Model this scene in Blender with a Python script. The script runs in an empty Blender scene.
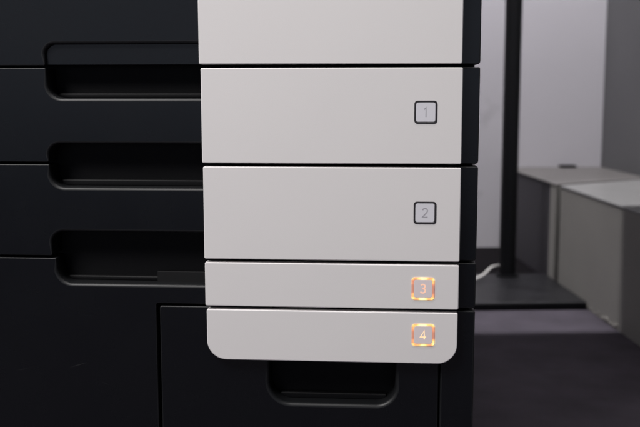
import bpy, bmesh, math, random
from mathutils import Vector, Matrix
random.seed(4)
S = bpy.context.scene
C = S.collection
MM = 0.001

# ---------------------------------------------------------------- camera
CAM = Vector((0.0, -0.92, 0.48))
pit, yaw, rol = 0.129904, -0.074495, -0.00065
F = Vector((math.sin(yaw)*math.cos(pit), math.cos(yaw)*math.cos(pit), -math.sin(pit)))
R_ = Vector((math.cos(yaw), -math.sin(yaw), 0)); U_ = R_.cross(F)
R2 = R_*math.cos(rol) + U_*math.sin(rol); U2 = U_*math.cos(rol) - R_*math.sin(rol)
cd = bpy.data.cameras.new('camera'); cam = bpy.data.objects.new('camera', cd); C.objects.link(cam)
M3 = Matrix((R2, U2, -F)).transposed().to_4x4()
cam.matrix_world = Matrix.Translation(CAM) @ M3
cd.sensor_width = 36.0; cd.lens = 941.5/640*36.0
cd.clip_start = 0.02; cd.clip_end = 60
cd.dof.use_dof = True; cd.dof.focus_distance = 0.915; cd.dof.aperture_fstop = 7.5; cd.dof.aperture_blades = 0
S.camera = cam

# room frame: the showroom corner is turned 6.8 degrees from the machine
TH = -0.11802
RD = Vector((math.sin(TH), math.cos(TH), 0)); RR = Vector((math.cos(TH), -math.sin(TH), 0))
def room(a, b, z=0.0):
    return Vector((CAM.x, CAM.y, 0)) + RR*a + RD*b + Vector((0, 0, z))
ROOM_ROT = -TH

# ---------------------------------------------------------------- light
w = bpy.data.worlds.new("World"); S.world = w; w.use_nodes = True
nt = w.node_tree; bg = nt.nodes['Background']
# a dim hall all round, with a bright band added behind the camera as front fill
def wn(op, x, y=None, **k):
    n = nt.nodes.new('ShaderNodeMath'); n.operation = op; n.use_clamp = k.get('clamp', False)
    for i, v in enumerate((x, y)):
        if v is None: continue
        if isinstance(v, (int, float)): n.inputs[i].default_value = v
        else: nt.links.new(v, n.inputs[i])
    return n.outputs[0]
def wmap(v, a, b_):
    n = nt.nodes.new('ShaderNodeMapRange'); n.interpolation_type = 'SMOOTHSTEP'
    n.inputs['From Min'].default_value = a; n.inputs['From Max'].default_value = b_; nt.links.new(v, n.inputs['Value']); return n.outputs[0]
tc = nt.nodes.new('ShaderNodeTexCoord'); sx = nt.nodes.new('ShaderNodeSeparateXYZ')
nt.links.new(tc.outputs['Generated'], sx.inputs[0])
fac = wn('MULTIPLY', wmap(wn('MULTIPLY', sx.outputs['Y'], -1.0), 0.60, 0.98), wmap(sx.outputs['Z'], -0.10, 0.03))
fac = wn('MULTIPLY', fac, wn('SUBTRACT', 1.0, wmap(sx.outputs['Z'], 0.08, 0.30)))
cr = nt.nodes.new('ShaderNodeMix'); cr.data_type = 'RGBA'; nt.links.new(fac, cr.inputs['Factor'])
cr.inputs['A'].default_value = (0.026, 0.027, 0.032, 1); cr.inputs['B'].default_value = (0.46, 0.50, 0.61, 1)
nt.links.new(cr.outputs['Result'], bg.inputs['Color']); bg.inputs['Strength'].default_value = 1.0

def area(name, loc, aim, sx_, sy_, power, col):
    l = bpy.data.lights.new(name, 'AREA'); l.shape = 'RECTANGLE'; l.size = sx_; l.size_y = sy_
    l.energy = power; l.color = col
    o = bpy.data.objects.new(name, l); C.objects.link(o); o.location = loc
    o.rotation_euler = (Vector(aim)-Vector(loc)).to_track_quat('-Z', 'Y').to_euler()
    return o
area('ceiling_panel_light', (-1.5, -1.6, 2.60), (-0.1, 0.0, 0.3), 1.3, 1.2, 116, (1.0, 0.975, 0.965))
edge = area('edge_highlight_fill', (0.0, -0.40, 2.40), (0.0, -0.28, 0), 1.4, 0.35, 2.4, (1.0, 0.97, 0.95))  # helper lamp added to bring out highlights on the drawer edges
edge.data.spread = math.radians(60)
bl = area('ceiling_strip_light', room(0.45, 1.90, 2.40), room(0.45, 1.90, 0), 1.5, 0.05, 82, (0.985, 0.965, 1.0))
bl.rotation_euler = (0, 0, ROOM_ROT)

S.view_settings.view_transform = 'Standard'; S.view_settings.look = 'None'
S.view_settings.exposure = 0; S.view_settings.gamma = 1

# ---------------------------------------------------------------- materials
def mat(name, col, rough=0.5, spec=0.5, var=0.0, vscale=8, bump=0.0, bscale=1500, metal=0.0,
        speck=None, rvar=0.0):
    m = bpy.data.materials.new(name); m.use_nodes = True; n = m.node_tree.nodes; L = m.node_tree.links
    p = n['Principled BSDF']; p.inputs['Base Color'].default_value = (*col, 1)
    p.inputs['Roughness'].default_value = rough; p.inputs['Specular IOR Level'].default_value = spec
    p.inputs['Metallic'].default_value = metal
    t = n.new('ShaderNodeTexCoord')
    out = None
    if var:
        nz = n.new('ShaderNodeTexNoise'); nz.inputs['Scale'].default_value = vscale; nz.inputs['Detail'].default_value = 6
        L.new(t.outputs['Object'], nz.inputs['Vector'])
        mx = n.new('ShaderNodeMix'); mx.data_type = 'RGBA'
        mx.inputs['A'].default_value = (*[c*(1-var) for c in col], 1)
        mx.inputs['B'].default_value = (*[min(1, c*(1+var)) for c in col], 1)
        L.new(nz.outputs['Fac'], mx.inputs['Factor']); out = mx.outputs['Result']
    if speck:
        scol, sscale, thr, soft = speck
        nz = n.new('ShaderNodeTexNoise'); nz.inputs['Scale'].default_value = sscale; nz.inputs['Detail'].default_value = 3
        L.new(t.outputs['Object'], nz.inputs['Vector'])
        r = n.new('ShaderNodeMapRange'); r.inputs['From Min'].default_value = thr; r.inputs['From Max'].default_value = thr+soft
        L.new(nz.outputs['Fac'], r.inputs['Value'])
        mx = n.new('ShaderNodeMix'); mx.data_type = 'RGBA'; mx.inputs['B'].default_value = (*scol, 1)
        L.new(r.outputs[0], mx.inputs['Factor'])
        if out: L.new(out, mx.inputs['A'])
        else: mx.inputs['A'].default_value = (*col, 1)
        out = mx.outputs['Result']
    if out: L.new(out, p.inputs['Base Color'])
    if rvar:
        nz = n.new('ShaderNodeTexNoise'); nz.inputs['Scale'].default_value = 14; nz.inputs['Detail'].default_value = 5
        L.new(t.outputs['Object'], nz.inputs['Vector'])
        r = n.new('ShaderNodeMapRange'); r.inputs['To Min'].default_value = rough-rvar; r.inputs['To Max'].default_value = rough+rvar
        L.new(nz.outputs['Fac'], r.inputs['Value']); L.new(r.outputs[0], p.inputs['Roughness'])
    if bump:
        nz = n.new('ShaderNodeTexNoise'); nz.inputs['Scale'].default_value = bscale; nz.inputs['Detail'].default_value = 2
        L.new(t.outputs['Object'], nz.inputs['Vector'])
        b = n.new('ShaderNodeBump'); b.inputs['Strength'].default_value = bump; b.inputs['Distance'].default_value = 0.0003
        L.new(nz.outputs['Fac'], b.inputs['Height']); L.new(b.outputs['Normal'], p.inputs['Normal'])
    return m

DARK = (0.0009, 0.0015, 0.0026)
m_dark = mat('charcoal_plastic', DARK, 0.27, 0.5, var=0.10, vscale=9, bump=0.15, bscale=1400, rvar=0.05,
             speck=((0.02, 0.02, 0.022), 420, 0.80, 0.05))
m_lip = mat('satin_moulded_edge', (0.005, 0.0055, 0.0065), 0.48, 0.42)
m_cavity = mat('recess_plastic', (0.0024, 0.0024, 0.003), 0.55, 0.18, bump=0.2)
m_strip = mat('grey_label_strip', (0.009, 0.009, 0.0095), 0.6, 0.2)
m_body = mat('machine_body_plastic', (0.008, 0.008, 0.010), 0.6, 0.3, bump=0.3)
m_white = mat('warm_white_plastic', (0.705, 0.682, 0.677), 0.50, 0.45, var=0.02, vscale=9, bump=0.22, bscale=1500, rvar=0.08,
              speck=((0.5, 0.48, 0.47), 260, 0.83, 0.04))
m_ring = mat('black_ring', (0.022, 0.020, 0.022), 0.4, 0.5)
m_btn = mat('translucent_grey_button', (0.66, 0.65, 0.69), 0.35, 0.5)
m_digit = mat('grey_numeral', (0.36, 0.35, 0.38), 0.6, 0.3)
m_caster = mat('black_rubber', (0.012, 0.012, 0.012), 0.7, 0.3)

# scratch drawn into the plastic of the lower cabinet front
def scratched(src):
    m = src.copy(); m.name = 'scratched_charcoal_plastic'; n = m.node_tree.nodes; L = m.node_tree.links
    p = n['Principled BSDF']; prev = p.inputs['Base Color'].links[0].from_socket
    t = n.new('ShaderNodeTexCoord')
    for (cx, cz, ang, ln, wd, op) in ((-0.318, 0.2000, 17, 0.012, 0.0007, 0.10), (-0.378, 0.194, 8, 0.008, 0.0007, 0.05),
                                      (-0.29, 0.181, -20, 0.006, 0.0005, 0.05)):
        mp = n.new('ShaderNodeMapping'); mp.vector_type = 'TEXTURE'
        mp.inputs['Location'].default_value = (cx, 0, cz); mp.inputs['Rotation'].default_value = (0, -math.radians(ang), 0)
        mp.inputs['Scale'].default_value = (ln, 10, wd)
        L.new(t.outputs['Object'], mp.inputs['Vector'])
        g = n.new('ShaderNodeTexGradient'); g.gradient_type = 'SPHERICAL'; L.new(mp.outputs[0], g.inputs['Vector'])
        k = n.new('ShaderNodeMath'); k.operation = 'MULTIPLY'; k.inputs[1].default_value = op; L.new(g.outputs['Fac'], k.inputs[0])
        mx = n.new('ShaderNodeMix'); mx.data_type = 'RGBA'; mx.inputs['B'].default_value = (0.16, 0.16, 0.16, 1)
        L.new(k.outputs[0], mx.inputs['Factor']); L.new(prev, mx.inputs['A']); prev = mx.outputs['Result']
    L.new(prev, p.inputs['Base Color'])
    return m
m_dark_scr = scratched(m_dark)

def glow_ring():
    m = bpy.data.materials.new('lit_amber_ring'); m.use_nodes = True; n = m.node_tree.nodes; L = m.node_tree.links
    p = n['Principled BSDF']; p.inputs['Roughness'].default_value = 0.45
    def mt(op, x, y=None, z=None):
        q = n.new('ShaderNodeMath'); q.operation = op
        for i, v in enumerate((x, y, z)):
            if v is None: continue
            if isinstance(v, (int, float)): q.inputs[i].default_value = v
            else: L.new(v, q.inputs[i])
        return q.outputs[0]
    def mp(v, a, b, c=0.0, d=1.0):
        q = n.new('ShaderNodeMapRange'); q.interpolation_type = 'SMOOTHSTEP'; L.new(v, q.inputs['Value'])
        for k, x in zip(('From Min', 'From Max', 'To Min', 'To Max'), (a, b, c, d)): q.inputs[k].default_value = x
        return q.outputs[0]
    t = n.new('ShaderNodeTexCoord'); s = n.new('ShaderNodeSeparateXYZ'); L.new(t.outputs['Object'], s.inputs[0])
    ax = mt('ABSOLUTE', s.outputs['X']); az = mt('ABSOLUTE', s.outputs['Z'])
    oi = n.new('ShaderNodeObjectInfo'); nz = n.new('ShaderNodeTexNoise'); nz.noise_dimensions = '4D'
    nz.inputs['Scale'].default_value = 150; nz.inputs['Detail'].default_value = 1
    L.new(t.outputs['Object'], nz.inputs['Vector'])
    L.new(mt('MULTIPLY', oi.outputs['Random'], 9.0), nz.inputs['W'])
    # light-emitting diodes sit behind the top and bottom bars and near the corners
    bar = mp(az, 0.0070, 0.0090)
    mid = mt('SUBTRACT', 1.0, mp(ax, 0.001, 0.0065)); cor = mp(ax, 0.0075, 0.0105)
    hot = mt('MULTIPLY', bar, mt('MULTIPLY_ADD', mt('MAXIMUM', mid, mt('MULTIPLY', cor, 0.5)), 0.42, 0.52))
    side = mt('MULTIPLY', mp(az, 0.0015, 0.006), 0.42)
    f = mt('ADD', mt('MAXIMUM', hot, side), mt('MULTIPLY', mt('SUBTRACT', nz.outputs['Fac'], 0.5), 1.2))
    cr = n.new('ShaderNodeValToRGB'); L.new(f, cr.inputs['Fac']); e = cr.color_ramp.elements
    e[0].position = 0.0; e[0].color = (0.55, 0.21, 0.19, 1); e[1].position = 1.0; e[1].color = (1.0, 0.90, 0.46, 1)
    for ps_, c_ in ((0.3, (0.78, 0.27, 0.18, 1)), (0.62, (1.0, 0.58, 0.15, 1))):
        x = e.new(ps_); x.color = c_
    L.new(cr.outputs['Color'], p.inputs['Emission Color'])
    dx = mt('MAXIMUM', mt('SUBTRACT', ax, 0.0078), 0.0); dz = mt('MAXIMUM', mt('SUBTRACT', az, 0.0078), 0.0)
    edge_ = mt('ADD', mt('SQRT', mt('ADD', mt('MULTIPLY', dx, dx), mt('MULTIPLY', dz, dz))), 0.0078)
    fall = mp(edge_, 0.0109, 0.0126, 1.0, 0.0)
    bloom_skirt = mp(edge_, 0.0110, 0.0114, 1.0, 0.30)  # outer rim emission imitates bloom bleeding past the lit frame
    L.new(mt('MULTIPLY', mt('MULTIPLY', fall, bloom_skirt), mp(f, 0.0, 1.0, 0.55, 1.25)), p.inputs['Emission Strength'])
    mx = n.new('ShaderNodeMix'); mx.data_type = 'RGBA'; mx.inputs['A'].default_value = (0.45, 0.22, 0.12, 1)
    mx.inputs['B'].default_value = (0.70, 0.68, 0.675, 1); L.new(mp(edge_, 0.0109, 0.0118), mx.inputs['Factor'])
    L.new(mx.outputs['Result'], p.inputs['Base Color'])
    return m
m_glow = glow_ring()
def lit(name, col, e, s):
    m = mat(name, col, 0.4, 0.4); p = m.node_tree.nodes['Principled BSDF']
    p.inputs['Emission Color'].default_value = (*e, 1); p.inputs['Emission Strength'].default_value = s; return m
m_btn_lit = lit('lit_button_face', (0.66, 0.62, 0.64), (1.0, 0.60, 0.50), 0.07)
m_digit_gold = lit('lit_gold_numeral', (0.6, 0.42, 0.25), (1.0, 0.74, 0.46), 0.72)
m_digit_lit = lit('lit_amber_numeral', (0.6, 0.35, 0.25), (1.0, 0.60, 0.44), 0.58)

# ---------------------------------------------------------------- mesh helpers
def link(name, bm, m, parent=None, smooth=True, wn=True, org=None):
    bmesh.ops.recalc_face_normals(bm, faces=bm.faces)
    me = bpy.data.meshes.new(name)
    if org is not None: bmesh.ops.translate(bm, verts=bm.verts, vec=-Vector(org))
    bm.to_mesh(me); bm.free(); me.materials.append(m)
    if m.name.endswith('charcoal_plastic'): me.materials.append(m_lip)
    if smooth:
        for f in me.polygons: f.use_smooth = True
        me.set_sharp_from_angle(angle=math.radians(32))
    o = bpy.data.objects.new(name, me); C.objects.link(o)
    if org is not None: o.location = org
    if parent:
        o.parent = parent
    if wn and smooth:
        md = o.modifiers.new('wn', 'WEIGHTED_NORMAL'); md.keep_sharp = True
    return o
def world_loc(o):
    v = Vector((0, 0, 0))
    while o: v = v + o.location; o = o.parent
    return v
def thing(name, loc, label, cat, group=None):
    o = bpy.data.objects.new(name, None); o.empty_display_size = 0.05; C.objects.link(o); o.location = loc
    return tag(o, label, cat, group)
def tag(o, label, cat, group=None):
    o['label'] = label; o['category'] = cat
    if group: o['group'] = group
    return o
def struct(o): o['kind'] = 'structure'; return o

def rpath(pts, default=1.2):
    """pts: (x, z, corner_radius[, edge_bevel]) in mm, counter-clockwise; returns dense outline [(x,z,bevel)]"""
    out = []; n = len(pts)
    for i, p in enumerate(pts):
        x, z, r = p[:3]; bv = p[3] if len(p) > 3 else default
        P = Vector((x, z)); A = Vector(pts[i-1][:2]); B = Vector(pts[(i+1) % n][:2])
        if r <= 0: out.append((x, z, bv)); continue
        u = (A-P).normalized(); v = (B-P).normalized(); ang = u.angle(v); t = r/math.tan(ang/2)
        cen = P + (u+v).normalized()*(r/math.sin(ang/2)); s = P+u*t; e = P+v*t
        a0 = math.atan2(*(s-cen).yx); a1 = math.atan2(*(e-cen).yx); da = (a1-a0+math.pi) % (2*math.pi)-math.pi
        k = max(3, int(4+r*0.5))
        for j in range(k+1):
            a = a0+da*j/k; out.append((cen.x+r*math.cos(a), cen.y+r*math.sin(a), bv))
    return out
def offset(o, fac):
    n = len(o); res = []
    for i, (x, z, b) in enumerate(o):
        A = Vector(o[i-1][:2]); P = Vector((x, z)); B = Vector(o[(i+1) % n][:2])
        d1 = (P-A).normalized(); d2 = (B-P).normalized()
        n1 = Vector((-d1.y, d1.x)); n2 = Vector((-d2.y, d2.x)); m = (n1+n2)
        m = m.normalized() if m.length > 1e-6 else n1
        c = max(0.5, m.dot(n1)); q = P + m*(b*fac/c); res.append((q.x, q.y))
    return res
def plate_bm(pts, y0, y1, default=0.9, bm=None, seg=4, taper=0.0):
    """solid plate facing -y with rounded front edge; mm"""
    bm = bm or bmesh.new(); o = rpath(pts, default); rings = []
    for k in range(seg+1):
        a = k/seg*math.pi/2; q = offset(o, 1-math.sin(a))
        rings.append([bm.verts.new((x*MM, (y0+b*(1-math.cos(a)))*MM, z*MM)) for (x, z), (_, _, b) in zip(q, o)])
    rings.append([bm.verts.new((x*MM, y1*MM, z*MM)) for x, z, _ in o])
    n = len(o)
    for A, B in zip(rings, rings[1:]):
        for i in range(n): bm.faces.new((A[i], A[(i+1) % n], B[(i+1) % n], B[i])).material_index = 1
    bm.faces.new(rings[0]); bm.faces.new(rings[-1][::-1])
    return bm
def box_bm(x0, x1, y0, y1, z0, z1, bev=0.0, bm=None, u=MM):
    bm = bm or bmesh.new()
    r = bmesh.ops.create_cube(bm, size=1)
    vs = r['verts']
    bmesh.ops.scale(bm, vec=((x1-x0)*u, (y1-y0)*u, (z1-z0)*u), verts=vs)
    bmesh.ops.translate(bm, vec=((x0+x1)/2*u, (y0+y1)/2*u, (z0+z1)/2*u), verts=vs)
    if bev:
        es = list({e for v in vs for e in v.link_edges})
        bmesh.ops.bevel(bm, geom=es, offset=bev*u, segments=3, profile=0.5, affect='EDGES')
    return bm
def ribbon_bm(bm, pts, wd, y0, y1):
    """flat stroke of a numeral, mm"""
    n = len(pts); L = []; Rr = []
    for i in range(n):
        P = Vector(pts[i]); A = Vector(pts[max(0, i-1)]); B = Vector(pts[min(n-1, i+1)])
        d1 = (P-A).normalized() if i else (B-P).normalized(); d2 = (B-P).normalized() if i < n-1 else d1
        t = (d1+d2).normalized(); nn = Vector((-t.y, t.x)); c = max(0.6, nn.dot(Vector((-d1.y, d1.x))))
        L.append(P+nn*wd/2/c); Rr.append(P-nn*wd/2/c)
    for i in range(n-1):
        q = [L[i], Rr[i], Rr[i+1], L[i+1]]
        f = [bm.verts.new((p.x*MM, y0*MM, p.y*MM)) for p in q]; b = [bm.verts.new((p.x*MM, y1*MM, p.y*MM)) for p in q]
        bm.faces.new(f); 
        for j in range(4): bm.faces.new((f[j], b[j], b[(j+1) % 4], f[(j+1) % 4]))
def arc(cx, cz, rx, rz, a0, a1, k=10):
    return [(cx+rx*math.cos(math.radians(a0+(a1-a0)*i/k)), cz+rz*math.sin(math.radians(a0+(a1-a0)*i/k))) for i in range(k+1)]
DIG = {
 1: [[(-1.7, 2.5), (0.15, 4.3), (0.15, -4.5)]],
 2: [arc(0, 2.1, 2.35, 2.3, 165, -20, 12)+[(1.7, 0.4), (-0.6, -2.0), (-2.4, -4.1), (2.6, -4.1)]],
 3: [arc(-0.2, 2.2, 2.2, 2.1, 150, -90, 12), arc(-0.2, -2.05, 2.45, 2.15, 90, -155, 14)],
 4: [[(1.1, -4.4), (1.1, 4.2), (-2.7, -2.0), (2.9, -2.0)]],
}

# ---------------------------------------------------------------- room
FL = mat('violet_grey_floor', (0.070, 0.062, 0.075), 0.8, 0.08, var=0.45, vscale=11, bump=0.8, bscale=220,
         speck=((0.14, 0.13, 0.14), 60, 0.74, 0.06), rvar=0.08)
WALL = mat('pale_lilac_wall_paint', (0.46, 0.445, 0.465), 0.6, 0.3, var=0.05, vscale=3.5, bump=0.3, bscale=300,
           speck=((0.36, 0.345, 0.36), 7, 0.68, 0.12))
RW = mat('grey_wall_paint', (0.125, 0.125, 0.128), 0.6, 0.3, var=0.08, vscale=4, bump=0.3, bscale=300)
bm = bmesh.new(); bmesh.ops.create_grid(bm, x_segments=1, y_segments=1, size=6)
fl = struct(link('floor', bm, FL, smooth=False))

def room_thing_box(name, a0, a1, b0, b1, z0, z1, m, bev=0.0, parent=None):
    o = link(name, box_bm(a0, a1, b0, b1, z0, z1, bev, u=1), m, None, smooth=bev > 0)
    if parent: o.parent = parent
    else: o.location = room(0, 0); o.rotation_euler = (0, 0, ROOM_ROT)
    return o
def room_root(name, label, cat, a, b):
    o = thing(name, room(0, 0), label, cat); o.rotation_euler = (0, 0, ROOM_ROT); return o

w1 = room_thing_box('wall', -1.6, 0.972, 2.80, 2.92, 0.0, 2.6, WALL)
tag(w1, 'pale lilac-grey painted back wall behind the black pole', 'wall')
w2 = room_thing_box('wall', 0.974, 1.10, 0.9, 2.92, 0.0, 2.6, RW)
tag(w2, 'dark grey side wall at the right edge above the plinth', 'wall')
blocker = room_thing_box('light_blocker', -1.6, 0.970, 1.81, 1.85, 1.0, 2.6, WALL)  # unseen slab added to cast the shadow edge across floor and plinth
tag(blocker, 'unseen slab added above the view to block light in front of the strip light', 'wall')

# plinth: near light block, recessed joint, narrow light post, dark far block
PL = mat('grey_plinth_laminate', (0.32, 0.31, 0.285), 0.75, 0.10, var=0.10, vscale=6, bump=0.3, bscale=250,
         speck=((0.30, 0.30, 0.28), 18, 0.72, 0.06), rvar=0.06)
PT = mat('pale_grey_plinth_top', (0.20, 0.198, 0.192), 0.38, 0.5, var=0.08, vscale=5, rvar=0.08)
PD = mat('dark_slate_plinth_laminate', (0.072, 0.068, 0.076), 0.7, 0.15, var=0.10, vscale=6)
PTD = mat('dark_grey_plinth_top', (0.125, 0.118, 0.113), 0.5, 0.3, var=0.08, vscale=5)
PJ = mat('black_joint', (0.015, 0.015, 0.016), 0.7, 0.2)
def prism(pts, z0, z1, bev, m, name, parent):
    bm = bmesh.new(); lo = [bm.verts.new((x, y, z0)) for x, y in pts]; hi = [bm.verts.new((x, y, z1)) for x, y in pts]
    n = len(pts); bm.faces.new(lo[::-1]); bm.faces.new(hi)
    for i in range(n): bm.faces.new((lo[i], lo[(i+1) % n], hi[(i+1) % n], hi[i]))
    if bev: bmesh.ops.bevel(bm, geom=list(bm.edges), offset=bev, segments=2, profile=0.5, affect='EDGES')
    o = link(name, bm, m, parent); return o
pr = room_root('low_plinth', 'long low grey plinth running along the right-hand wall to the back wall', 'plinth', .8, 2)
prism([(0.680, 1.0), (0.970, 1.0), (0.970, 2.40), (0.680, 2.235)], 0.0, 0.246, 0.0, PL, 'side_panel', pr)
prism([(0.6785, 0.998), (0.971, 0.998), (0.971, 2.40), (0.6785, 2.236)], 0.2461, 0.253, 0.0024, PT, 'top_panel', pr)
prism([(0.695, 2.24), (0.970, 2.405), (0.970, 2.43), (0.695, 2.275)], 0.0, 0.244, 0.0, PJ, 'joint', pr)
prism([(0.681, 2.275), (0.970, 2.435), (0.970, 2.47), (0.681, 2.325)], 0.0, 0.247, 0.0, PL, 'end_panel', pr)
prism([(0.683, 2.328), (0.970, 2.474), (0.970, 2.797), (0.683, 2.797)], 0.0, 0.2465, 0.0, PD, 'side_panel', pr)
prism([(0.679, 2.274), (0.971, 2.434), (0.971, 2.798), (0.679, 2.798)], 0.2475, 0.251, 0.001, PTD, 'top_panel', pr)
# paint chips along the plinth foot
bm = bmesh.new()
for i in range(26):
    b = random.uniform(1.83, 2.02); s = random.uniform(0.0015, 0.0055)*(1.3 if b < 1.9 else 0.7); z = abs(random.gauss(0, 0.004))
    a = 0.6782
    k = random.randint(5, 7); vs = [bm.verts.new((a-random.uniform(0, .0006), b+s*1.6*math.cos(6.283*j/k)*random.uniform(.6, 1.1), 0.002+z+s*.6*(1+math.sin(6.283*j/k))*random.uniform(.6, 1))) for j in range(k)]
    r = bmesh.ops.extrude_face_region(bm, geom=[bm.faces.new(vs)])
    bmesh.ops.translate(bm, vec=(0.0016, 0, 0), verts=[v for v in r['geom'] if isinstance(v, bmesh.types.BMVert)])
link('paint_chips', bm, mat('chipped_filler', (0.36, 0.345, 0.31), 0.8, 0.2), pr, smooth=False)

cl = room_thing_box('cable_clip', 0.838, 0.884, 2.755, 2.790, 0.2515, 0.259, PJ, 0.002)
tag(cl, 'small flat black clip lying on the plinth top against the wall', 'clip')
mt = room_thing_box('dark_floor_sheet', -0.9, 0.672, 2.352, 2.785, 0.001, 0.010, mat('near_black_sheet', (0.007, 0.006, 0.007), 0.9, 0.05, var=.2, vscale=30), 0.003)  # near-black sheet laid over the floor behind the pole
tag(mt, 'thin near-black sheet on the floor between the pole base and the back wall', 'mat')

# pole stand
ps = room_root('display_stand', 'black square-footed stand with a tall pole in front of the pale wall', 'stand', .57, 2.3)
m_pole = mat('black_powder_coat', (0.005, 0.005, 0.006), 0.55, 0.25, bump=0.3, bscale=600)
m_base = mat('dark_grey_base_coat', (0.010, 0.010, 0.0115), 0.42, 0.40, var=0.6, vscale=14, bump=0.4, bscale=500, rvar=0.1)
link('base_plate', box_bm(0.27, 0.677, 2.012, 2.342, 0.006, 0.0165, 0.0015, u=1), m_base, ps)
bm = box_bm(0.272, 0.676, 2.004, 2.0115, 0.0015, 0.0160, 0.001, u=1)
link('front_edge_trim', bm, m_pole, ps)
def cyl(bm, a, b, z0, z1, r, seg=48):
    q = bmesh.ops.create_cone(bm, segments=seg, radius1=r, radius2=r, depth=z1-z0, cap_ends=True)
    bmesh.ops.translate(bm, vec=(a, b, (z0+z1)/2), verts=q['verts'])
    return bm
bm = bmesh.new(); cyl(bm, 0.573, 2.312, 0.017, 1.9, 0.0205); link('pole', bm, m_pole, ps)
bm = bmesh.new(); cyl(bm, 0.573, 2.312, 0.0168, 0.0215, 0.028); link('pole_collar', bm, m_pole, ps)
m_chrome = mat('bright_screw', (0.7, 0.7, 0.7), 0.25, 0.5, metal=1.0)
bm = bmesh.new(); cyl(bm, 0.428, 2.055, 0.0168, 0.0200, 0.005, 20); link('screw', bm, m_chrome, ps)

# white cable
def tube(name, pts, r, m, seg=12):
    cu = bpy.data.curves.new(name, 'CURVE'); cu.dimensions = '3D'; cu.bevel_depth = r; cu.bevel_resolution = 4; cu.use_fill_caps = True
    sp = cu.splines.new('NURBS'); sp.points.add(len(pts)-1)
    for p, q in zip(sp.points, pts): p.co = (*q, 1)
    sp.use_endpoint_u = True; sp.order_u = 4; sp.resolution_u = 12
    t = bpy.data.objects.new(name, cu); C.objects.link(t)
    dg = bpy.context.evaluated_depsgraph_get(); me = bpy.data.meshes.new_from_object(t.evaluated_get(dg))
    bpy.data.objects.remove(t); me.name = name
    me.materials.clear(); me.materials.append(m)
    for f in me.polygons: f.use_smooth = True
    o = bpy.data.objects.new(name, me); C.objects.link(o); return o
CB = [(0.30, 2.16, 0.0205), (0.40, 2.18, 0.0205), (0.47, 2.22, 0.024), (0.505, 2.26, 0.031), (0.525, 2.30, 0.038), (0.548, 2.345, 0.036), (0.575, 2.36, 0.036), (0.60, 2.37, 0.035), (0.62, 2.44, 0.016), (0.63, 2.6, 0.014)]
tag(tube('cable', [room(*p) for p in CB], 0.0028, mat('white_cable_sheath', (0.75, 0.74, 0.70), 0.45, 0.4)),
    'short white cable curving up behind the foot of the black pole', 'cable')

# ---------------------------------------------------------------- machine
XL, XR = -530, 85.3
mfp = thing('office_copier', (0, 0, 0), 'charcoal office copier with stacked paper drawers and a light grey numbered front strip', 'copier')
link('body', box_bm(XL+3, XR-2.5, 31, 600, 45, 1210, 4), m_body, mfp)

def front(name, pts, m=m_dark, default=1.2, y1=30):
    return link(name, plate_bm(pts, 0, y1, default), m, mfp, org=None)
Z1, Z2, Z3, Z4 = 503.4, 407.9, 312.7, 264.9      # seams
G = 1.25
NL, NR = -340.5, -160                             # recess ends
def top_notch(zt, depth, r=14, lip=3.4):         # cut into the top edge, walking right -> left (ccw outline)
    return [(NR, zt, 1.2, 0.9), (NR, zt-depth, 6, lip), (NL+1.8, zt-depth, r, lip), (NL-0.6, zt, 1.2, 0.9)]
def bot_notch(zb, height, r=12, lip=2.6):        # cut into the bottom edge, walking left -> right
    return [(NL-1, zb, 1.2, 0.9), (NL-1, zb+height, r, lip), (NR, zb+height, 4, lip), (NR, zb, 1.2, 0.9)]
CR = 3.2
def outline(zb, zt, bn=None, tn=None):
    p = [(XL, zb, CR)]
    if bn: p += bn
    p += [(XR, zb, CR), (XR, zt, 1.6)]
    if tn: p += tn
    p += [(XL, zt, 1.6)]
    return p
def cup(parent, zlow, zhigh, x0=NL, x1=NR, yb=27, ledge=6.0, upper=20):
    """black scoop behind the notch: rear wall, ledge along its foot"""
    bm = bmesh.new()
    box_bm(x0-3, x1+3, yb, yb+2.4, zlow-3, zhigh+2, bm=bm)
    link('handle_recess', bm, m_cavity, parent)
    l = link('recess_ledge', box_bm(x0+5, x1-1, yb-9, yb-0.3, zlow-0.8, zlow+ledge, 2.0), m_cavity, parent)
    return l

# upper front cover (its shallow finger scoop is nearly flush)
c0 = front('front_cover', outline(Z1+G, 640, bot_notch(Z1+G, 20.6, 10, 3.4)))
link('finger_scoop', box_bm(NL-3, NR+3, 5.2, 12, Z1+G+0.6, Z1+G+26, 0.5), m_dark, c0)
link('upper_cover', plate_bm([(XL, 642.5, 3), (XR, 642.5, 3), (XR, 1200, 8), (XL, 1200, 8)], 0, 30, 1.2), m_dark, mfp)

# drawer fronts
d1 = front('paper_drawer', outline(Z2+G, Z1-G, bot_notch(Z2+G, 18.4), top_notch(Z1-G, 29.4)))
cup(d1, Z1-G-29.4, Z1+1, ledge=5)
d2 = front('paper_drawer', outline(Z3+G, Z2-G, bot_notch(Z3+G, 24.9), top_notch(Z2-G, 22.8)))
cup(d2, Z2-G-22.8, Z2+22, ledge=6.5)
# third drawer: L-shaped front that runs down beside the cabinet drawer
NL3 = NL+3.5
d3 = front('paper_drawer', [(XL, 48, CR), (-235.2, 48, 1.6), (-235.2, Z4+G, 2.0, 0.9), (XR, Z4+G, CR), (XR, Z3-G, 1.6)]
           + [(NR, Z3-G, 1.4, 0.9), (NR, Z3-G-25.8, 6, 3.4), (NL3+1.8, Z3-G-25.8, 15, 3.4), (NL3-0.6, Z3-G, 1.4, 0.9)] + [(XL, Z3-G, 1.6)], m_dark_scr)
cup(d3, Z3-G-25.8, Z3+27, x0=NL3, ledge=5)
link('recess_label', box_bm(-237, -163, 15.0, 17.4, Z3-27.4, Z3-16.5, 0.4), m_strip, d3)
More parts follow.
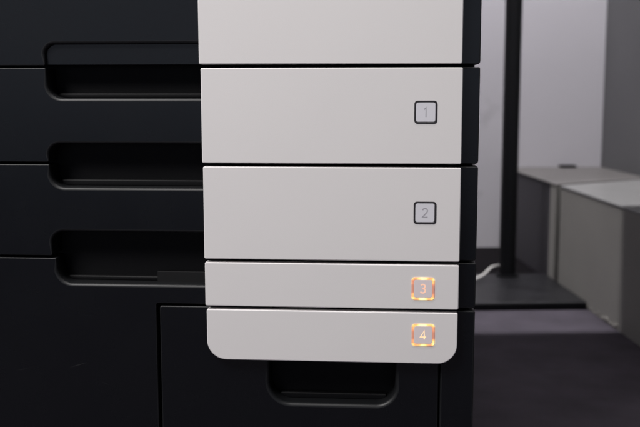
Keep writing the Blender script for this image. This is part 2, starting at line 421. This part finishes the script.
# fourth: cabinet drawer with oval-cornered finger hole
HX0, HX1, HZ0, HZ1 = -120.2, 7.0, 165.2, 232
outer = [(-231.8, 48, 2.4), (50.2, 48, 2.4), (50.2, Z4-G, 2.4), (-231.8, Z4-G, 2.4)]
# the hole is cut as a notch reached from the hidden top edge behind the light panel
d4 = front('cabinet_drawer', outer[:3] + [(HX1, Z4-G, 1.4, 0.9), (HX1, HZ0, 19, 4.2), (HX0, HZ0, 22, 4.2), (HX0, Z4-G, 1.4, 0.9)] + outer[3:])
bm = box_bm(HX0-3, HX1+3, 24, 29, HZ0-3, Z4-4)
link('handle_recess', bm, m_cavity, d4)
link('recess_ledge', box_bm(HX0+9, HX1-8, 16, 23.6, HZ0-1, HZ0+6.2, 2.0), m_cavity, d4)
link('corner_trim', plate_bm([(51.9, 48, 2.2), (XR, 48, 2.2), (XR, Z4-G, 1.8), (51.9, Z4-G, 1.8)], 0.4, 30, 1.6), m_dark, mfp)

# light grey front strip, one panel per drawer
GW = 1.7
def wpanel(parent, x0, x1, zb, zt, rb=1.6, rt=1.6):
    bm = plate_bm([(x0, zb, rb), (x1, zb, rb), (x1, zt, rt), (x0, zt, rt)], -10.5, -0.05, 1.15, seg=5)
    return link('front_panel', bm, m_white, parent)
wpanel(c0, -185.3, 67.5, Z1+GW, 636)
wpanel(d1, -183.7, 68.3, Z2+GW, Z1-GW)
wpanel(d2, -183.0, 68.3, Z3+GW, Z2-GW)
wpanel(d3, -182.7, 68.1, Z4+GW+.2, Z3-GW)
wpanel(d4, -181.6, 67.6, 211.8, Z4-GW+.2, rb=19.5)

def button(parent, cx, cz, num, is_lit):
    s = 12.9 if is_lit else 11.0; i = 8.9 if is_lit else 9.25; y = -10.5
    # ring: square annulus with rounded corners, slightly proud; lit frames carry an outer bloom rim
    def sq(h, r): return [(-h, -h, r), (h, -h, r), (h, h, r), (-h, h, r)]
    O = rpath(sq(s, 3.2)); I = rpath(sq(i, 2.0 if True else 0))
    k = min(len(O), len(I)); bm = bmesh.new()
    def pts(h, r, n=6):
        o = []
        for q, (sx_, sz_) in enumerate(((1, 1), (-1, 1), (-1, -1), (1, -1))):
            for j in range(n+1):
                a = math.radians(90*q+90*j/n); o.append((sx_*(h-r)+r*math.cos(a), sz_*(h-r)+r*math.sin(a)))
        return o
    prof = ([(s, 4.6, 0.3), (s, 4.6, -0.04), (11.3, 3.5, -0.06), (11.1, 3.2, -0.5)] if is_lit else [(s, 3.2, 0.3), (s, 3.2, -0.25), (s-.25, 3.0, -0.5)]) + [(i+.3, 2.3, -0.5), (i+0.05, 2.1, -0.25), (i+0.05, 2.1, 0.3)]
    rings = [[bm.verts.new((x*MM, yy*MM, z*MM)) for x, z in pts(h, r)] for h, r, yy in prof]
    n = len(rings[0])
    for A, B in zip(rings, rings[1:]+rings[:1]):
        for j in range(n): bm.faces.new((A[j], A[(j+1) % n], B[(j+1) % n], B[j]))
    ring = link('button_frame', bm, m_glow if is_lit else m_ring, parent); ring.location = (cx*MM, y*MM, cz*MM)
    b = link('button', plate_bm(sq(i-0.05, 2.05), -0.35, 0.25, 0.35), m_btn_lit if is_lit else m_btn, parent)
    b.location = (cx*MM, y*MM, cz*MM)
    bm = bmesh.new()
    for st in DIG[num]: ribbon_bm(bm, st, 1.35 if is_lit else 1.1, -0.42, -0.3)
    d = link('numeral', bm, (m_digit_gold if num == 4 else m_digit_lit) if is_lit else m_digit, parent, smooth=False)
    st_ = 'glowing amber' if is_lit else 'unlit'
    ring['label'] = '%s square frame around the number %d' % (st_, num); d['label'] = '%s numeral %d on its square button' % (st_, num)
    b['label'] = 'square button face with %s number %d' % (st_, num)
    d.location = (cx*MM, y*MM, cz*MM)
button(d1, 33.6, 459.4, 1, False)
button(d2, 34.1, 362.4, 2, False)
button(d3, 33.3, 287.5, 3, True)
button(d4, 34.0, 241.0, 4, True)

# castors under the machine
for x in (XL+60, XR-60):
    for y in (80, 540):
        bm = bmesh.new(); q = bmesh.ops.create_cone(bm, segments=32, radius1=0.022, radius2=0.022, depth=0.024, cap_ends=True)
        bmesh.ops.rotate(bm, verts=q['verts'], matrix=Matrix.Rotation(math.pi/2, 3, 'Y'))
        bmesh.ops.translate(bm, verts=q['verts'], vec=(x*MM, y*MM, 0.0222))
        box_bm(x-16, x+16, y-14, y+14, 30, 46, 1, bm=bm)
        link('castor', bm, m_caster, mfp)
